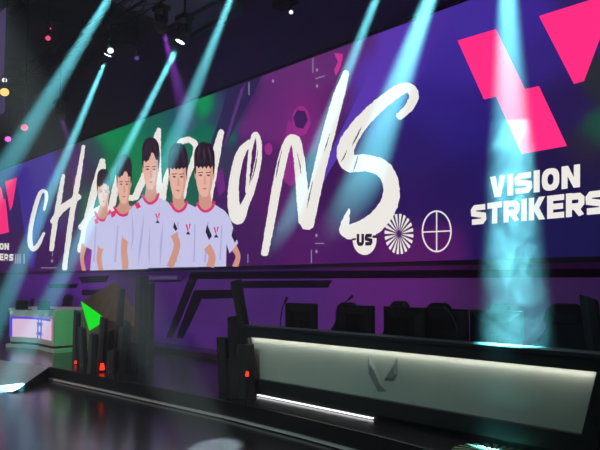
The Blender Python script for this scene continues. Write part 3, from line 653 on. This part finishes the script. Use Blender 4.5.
# chairs and gear behind the far desk
for (px, py, rz, lb) in ((66, 347, .3, 'black chair standing behind the right half of the far left desk'), (28, 344.5, -.2, 'black chair behind the left half of the far left desk')):
    Yc = max(p_.y for p_ in foot) + .45; o = copy_tree(ch); pc_ = onY(px - 8, 300, Yc); o.location = (pc_.x, Yc, DECK); o.rotation_euler = (0, 0, rz)
    k_ = (onY(px, 295 if px > 40 else 299, Yc).z - DECK) / 1.42; o.scale = (1.1, 1.1, k_); tag(o, lb, 'chair', 'chairs behind the far left desk')
dz = DECK + 1.08
def lap(px, py, lb):
    p = onZ(px, py, dz); r = empty('laptop', tuple(p), .7, lb, 'laptop', 'laptops on the far left desk')
    mb = MB(); mb.box(-.17, .17, -.12, .12, 0, .02); mb.build('keyboard_base', 'black', r); mb = MB(); mb.prism([Vector((x, -.12, z)) for x, z in ((-.17, .02), (.17, .02), (.17, .24), (-.17, .24))], [Vector((x, -.105, z)) for x, z in ((-.17, .02), (.17, .02), (.17, .24), (-.17, .24))]); mb.build('lid', 'black', r)
lap(24, 309.6, 'black laptop on the left half of the far left desk'); lap(46, 310, 'black laptop near the middle of the far left desk')
# purple banner column at upper left edge
p = onZ(1.5, 200, 5.0) if False else None
pb = onY(-1, 112, 1.2)
bz0 = onY(2, 112, .6); bz1 = onY(2, 9, .6)
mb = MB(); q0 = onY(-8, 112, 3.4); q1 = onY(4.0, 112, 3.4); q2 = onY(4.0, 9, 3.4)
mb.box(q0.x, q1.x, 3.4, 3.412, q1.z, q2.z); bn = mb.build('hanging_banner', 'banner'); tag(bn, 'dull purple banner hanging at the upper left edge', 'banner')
mb = MB(); mb.box((q0.x + q1.x) / 2 - .02, (q0.x + q1.x) / 2 + .02, 3.43, 3.47, q2.z, 9.5); mb.build('hanging_pole', 'dark_metal', bn)
# ------------------------------------------------------------------ trusses and lamps
def truss(x0, x1, y, z, label, w=.3):
    r = empty('lighting_truss', ((x0 + x1) / 2, y, z), 0, label, 'truss', 'lighting trusses over the stage'); L = (x1 - x0) / 2
    for (a, c) in ((-w / 2, 0), (w / 2, 0), (-w / 2, w), (w / 2, w)):
        mb = MB(); mb.tube((-L, a, c), (L, a, c), .025, n=8); mb.build('chord', 'dark_metal', r)
    mb = MB(); n = int(2 * L / .5)
    for k in range(n):
        xa = -L + k * 2 * L / n; xb = xa + 2 * L / n
        for s_ in (-w / 2, w / 2): mb.tube((xa, s_, 0 if k % 2 else w), (xb, s_, w if k % 2 else 0), .012, n=6)
        mb.tube((xa, -w / 2, 0), (xb, w / 2, 0), .012, n=6)
    mb.build('lattice', 'dark_metal', r)
    mb = MB()
    for t in (-.8, -.3, .3, .8): mb.tube((L * t, 0, w), (L * t, 0, 9.49 - z), .012, n=6)
    mb.build('suspension_cable', 'dark_metal', r)
truss(-36, -3, 6.9, 8.0, 'long lighting truss over the middle of the stage')
truss(-36, -3, 4.8, 8.0, 'long lighting truss over the front of the stage')
TZ = 7.99
def moving_head(src, tgt, lens, label, grp='moving head lamps with teal beams', k=1.0):
    """hangs under a truss; the lens centre is src, aimed at tgt"""
    src = Vector(src); tgt = Vector(tgt); d = (tgt - src).normalized(); piv = src - d * .22 * k
    top = piv + Vector((0, 0, .34 * k))
    r = empty('moving_head_lamp', tuple(top), 0, label, 'stage lamp', grp)
    mb = MB(); mb.box(-.16 * k, .16 * k, -.13 * k, .13 * k, -.08 * k, .02 * k); mb.build('base', 'black', r, .01)
    for s_ in (-1, 1): mb = MB(); mb.box(s_ * .17 * k - .02, s_ * .17 * k + .02, -.05, .05, -.36 * k, -.06 * k); mb.build('yoke_arm', 'black', r)
    pp = piv - top
    mb = MB(); mb.tube(pp - d * .17 * k, pp + d * .05 * k, .10 * k, .13 * k, 16); mb.tube(pp + d * .05 * k, pp + d * .19 * k, .13 * k, .11 * k, 16); mb.build('head', 'black', r)
    mb = MB(); mb.tube(pp + d * .19 * k, pp + d * .2 * k, .085 * k, .085 * k, 20); mb.build('lens', lens, r)
    mb = MB(); mb.tube((0, 0, 0), (0, 0, max(.03, TZ - top.z)), .025, n=8); mb.build('clamp', 'dark_metal', r)
    return src + d * .0
def spot(src, tgt, deg, power, col, rad=.05, blend=.9):
    L = bpy.data.lights.new('beam_spot', 'SPOT'); L.energy = power; L.spot_size = math.radians(deg); L.spot_blend = blend
    L.color = col; L.shadow_soft_size = rad; L.use_shadow = True
    o = bpy.data.objects.new('beam_spot', L); COL.objects.link(o); d = (Vector(tgt) - Vector(src)).normalized()
    o.location = Vector(src) + d * .03; o.rotation_euler = d.to_track_quat('-Z', 'Y').to_euler(); return o
TEAL = (.17, .74, .86)
PW = 600000
def TR(px, py): return onY(px, py, 6.9)
beams = [ # source, target, angle, power, label
 (onY(127, -32, 4.8), onZ(-100, 344, DECK), 6.0, 2.4, 'moving head lamp above the frame throwing the broad leftmost teal beam'),
 (TR(107.5, 56), onZ(-16, 352, DECK), 5.4, 1.9, 'moving head lamp whose thin teal beam begins left of the purple lamp'),
 (TR(179.5, 43), onZ(8, 384, .12), 4.8, 1.5, 'moving head lamp right of the magenta one, with thin pale teal beam'),
 (TR(246, -40), onY(156, 188, SY), 5.2, 2.3, 'moving head lamp above the frame whose teal beam crosses the second player from right'),
 (TR(399, -60), onY(284, 234, SY), 4.8, 2.3, 'moving head lamp above the frame with teal beam crossing the letter N'),
 (TR(458, -80), onY(357, 200, SY), 10.5, 1.9, 'moving head lamp above the frame with wide teal beam over the letter S'),
 (onY(505, -120, 6.7), onY(516, 366, 6.95), 10, .75, 'moving head lamp above the frame with vertical teal beam onto the desk'),
]
for s_, t_, a_, pw, lb in beams:
    moving_head(s_, t_, 'white_lens', lb); spot(s_, t_, a_, PW * pw, TEAL)
for s_, t_, a_, pw, lb in ((TR(163, 31), onY(190, 130, SY), 11, .16, 'magenta lamp left of a thin pale teal beam, under the ceiling boards'), (TR(61, 117), onY(80, 175, SY), 9, .06, 'dim magenta lamp just above the left part of the screen')):
    moving_head(s_, t_, 'magenta_lens', lb, 'magenta moving head lamps'); spot(s_, t_, a_, PW * pw, (.45, .08, .9))
# small glimpsed lamps
def par(px, py, z, lens, label, k=1.0):
    p = onZ(px, py, z) if z > 8 else onY(px, py, 4.8 if px in (110.5, 48, 24.5) else 3.1 if px == 4.5 else 6.9); k *= .62; d = (EYE - p).normalized(); d = (d + Vector((.5, 0, -1.0))).normalized()
    r = empty('par_lamp', tuple(p), 0, label, 'stage lamp', 'small lamps among the dark trusses')
    mb = MB(); mb.tube(-d * .3 * k, (0, 0, 0), .08 * k, .12 * k, 16); mb.build('can', 'black', r)
    mb = MB(); mb.tube(d * .0, d * .01, .09 * k, .09 * k, 16); mb.build('lens', lens, r)
    mb = MB(); mb.tube((0, 0, .05), (0, 0, max(.2, (9.49 if z > 8 or px == 4.5 else 7.99) - p.z)), .012, n=6); mb.build('hanging_rod', 'dark_metal', r)
par(110.5, 50.5, 6.9, 'small_white', 'bright white lamp just above the start of a thin teal beam', .9)
par(137, 58, 6.9, 'purple_lens', 'purple lamp between the white lamp and the magenta lamp', .8)
par(48, 38, 6.9, 'pink_lens', 'pink-red lamp high at the upper left', .9)
par(50.5, 28.5, 6.9, 'pink_lens', 'tiny pink lamp above the pink-red lamp', .4)
par(4.5, 92, 6.6, 'amber_lens', 'warm yellow lamp at the left edge beside the banner', 1.1)
par(4.5, 80, 6.6, 'small_white', 'small white lamp above the yellow one at the left edge', .6)
par(24.5, 127.5, 6.6, 'pink_lens', 'flat pink lamp beside the broad leftmost beam', 1.3)
par(8, 139, 6.6, 'magenta_lens', 'lilac lamp at the left edge above the screen corner', 1.6)
par(265, 27, 8.45, 'small_white', 'faint white lamp at the edge of the ceiling boards', .45)
par(291, 12, 8.0, 'small_white', 'faint lamp under a black box near the top middle', .6)
p = onZ(291, 8, 8.2); mb = MB(); mb.box(p.x - .3, p.x + .3, p.y - .3, p.y + .3, 8.2, 9.5); o = mb.build('ceiling_box', 'black'); tag(o, 'black box hanging from the ceiling near the top middle', 'box')
# ------------------------------------------------------------------ projected light pattern painted as a flat mesh near the stage edge
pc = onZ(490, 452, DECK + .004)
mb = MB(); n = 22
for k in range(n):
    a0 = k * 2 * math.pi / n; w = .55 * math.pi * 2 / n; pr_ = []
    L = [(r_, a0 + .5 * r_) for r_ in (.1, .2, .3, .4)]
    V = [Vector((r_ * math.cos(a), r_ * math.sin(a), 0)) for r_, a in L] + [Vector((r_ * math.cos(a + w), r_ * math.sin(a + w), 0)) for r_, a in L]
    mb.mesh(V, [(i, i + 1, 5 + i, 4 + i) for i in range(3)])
mat('gobo_paint', (120, 140, 110), .6)
mb.flat = True; o = mb.build('painted_gobo', 'gobo_paint'); o.location = pc; tag(o, 'pale swirling sunburst of projected light painted on the stage floor before the desk', 'painted light pattern')
# ------------------------------------------------------------------ lights
def area(loc, tgt, sx, sy, power, col, name='wash_light', spread=180):
    L = bpy.data.lights.new(name, 'AREA'); L.shape = 'RECTANGLE'; L.size = sx; L.size_y = sy; L.energy = power; L.color = col; L.spread = math.radians(spread)
    o = bpy.data.objects.new(name, L); COL.objects.link(o); o.location = loc
    o.rotation_euler = (Vector(tgt) - Vector(loc)).to_track_quat('-Z', 'Y').to_euler(); return o
# purple wash battens under the screen and along the ledge
for x, w, pw, c in ((-24, 9, 60, (.50, .12, 1)), (-14, 8, 34, (.34, .09, .85)), (-8.6, 3.2, 20, (.72, .07, .72)), (-5, 3, 3.5, (.6, .06, .7))):
    area((x, WY - .7, 2.3), (x, WY, 1.0), w, .1, pw * .6, c)
    area((x, WY - .62, DECK + .2), (x, WY, DECK + 1.2), w, .06, pw * .5, c)
# added dim fill from the unseen audience side, brightening desk panel and ramp
area((-5, -3.5, 7.5), (-7.5, 6.5, .8), 3, 1.5, 40, (.72, 1, .95), spread=55)
area((-13, -4.5, 7.5), (-14.5, 6, .3), 4, 1.5, 72, (1, .84, .78), spread=60)
# desk lip LED strip, shining down the panel
lz = min(PLa.z, PRa.z) - .01
area(((PLa.x + PRa.x) / 2, DY + .035, lz), ((PLa.x + PRa.x) / 2, DY + .06, lz - .1), PRa.x - PLa.x - .1, .02, 6.5, (1, .9, .8), 'desk_lip_strip')
# added green fill by the rocks, no lamp there, tinting the far desk's side
gp_ = onZ(84, 361, DECK); area((gp_.x, gp_.y, DECK + .55), ((foot[4].x + foot[3].x) / 2, (foot[3].y + foot[4].y) / 2, DECK + .5), .3, .3, 3.5, (.05, 1, .35), spread=90)
# white pool on the floor
sp_ = onZ(214, 449, 0); spot((1.0, -4.5, 8.5), sp_, 2.7, 300000, (.75, 1, .95), .05, .5)
# ------------------------------------------------------------------ haze
def smoke(name, p0, p1, r0, r1, dens, scale, label, thr=.5):
    p0 = Vector(p0); p1 = Vector(p1); mb = MB(); d = (p1 - p0).normalized(); a = d.orthogonal().normalized(); b_ = d.cross(a); n = 16; L = (p1 - p0).length; mid = (p0 + p1) / 2
    v = []; K = 10
    for k in range(K + 1):
        t = k / K; r = (r0 * (1 - t) + r1 * t) * max(.12, math.sin(math.pi * min(1, max(0, .06 + .88 * t)))) ** .4
        v += [p0 + d * L * t - mid + (a * math.cos(j * 2 * math.pi / n) + b_ * math.sin(j * 2 * math.pi / n)) * r * (1 + .12 * math.sin(j * 3 + k)) for j in range(n)]
    f = [tuple(range(n))[::-1], tuple(range(K * n, K * n + n))] + [(k * n + j, k * n + (j + 1) % n, (k + 1) * n + (j + 1) % n, (k + 1) * n + j) for k in range(K) for j in range(n)]
    mb.mesh(v, f)
    m = bpy.data.materials.new(name); m.use_nodes = True; nt = m.node_tree; nt.nodes.clear(); M[name] = m
    out = nt.nodes.new('ShaderNodeOutputMaterial'); vs = nt.nodes.new('ShaderNodeVolumeScatter'); vs.inputs['Anisotropy'].default_value = .3
    tc = nt.nodes.new('ShaderNodeTexCoord'); nz = nt.nodes.new('ShaderNodeTexNoise'); nz.inputs['Scale'].default_value = scale; nz.inputs['Detail'].default_value = 4; nz.inputs['Distortion'].default_value = 1.2
    mr = nt.nodes.new('ShaderNodeMapRange'); mr.inputs['From Min'].default_value = thr - .06; mr.inputs['From Max'].default_value = thr + .16; mr.inputs['To Min'].default_value = 0; mr.inputs['To Max'].default_value = dens
    nt.links.new(tc.outputs['Object'], nz.inputs['Vector']); nt.links.new(nz.outputs['Fac'], mr.inputs['Value']); nt.links.new(mr.outputs[0], vs.inputs['Density']); nt.links.new(vs.outputs[0], out.inputs['Volume'])
    o = mb.build(name, name); o.location = mid; tag(o, label, 'smoke', None, 'stuff'); return o
b7s, b7t = beams[6][0], beams[6][1]
smoke('stage_smoke', b7s.lerp(b7t, .5), b7s.lerp(b7t, .985), .42, .55, .028, 3.0, 'mottled smoke drifting in the wide vertical light beam at the desk', .48)
w = bpy.data.worlds.new('haze_world'); S.world = w; w.use_nodes = True; nt = w.node_tree
bg = nt.nodes['Background']; bg.inputs['Color'].default_value = (.002, .003, .006, 1); bg.inputs['Strength'].default_value = 1
vs_ = nt.nodes.new('ShaderNodeVolumeScatter'); vs_.inputs['Density'].default_value = .011; vs_.inputs['Anisotropy'].default_value = .45
nt.links.new(vs_.outputs[0], nt.nodes['World Output'].inputs['Volume'])
S.view_settings.view_transform = 'Standard'; S.view_settings.look = 'None'; S.view_settings.exposure = 0; S.view_settings.gamma = 1
S.view_settings.use_curve_mapping = False
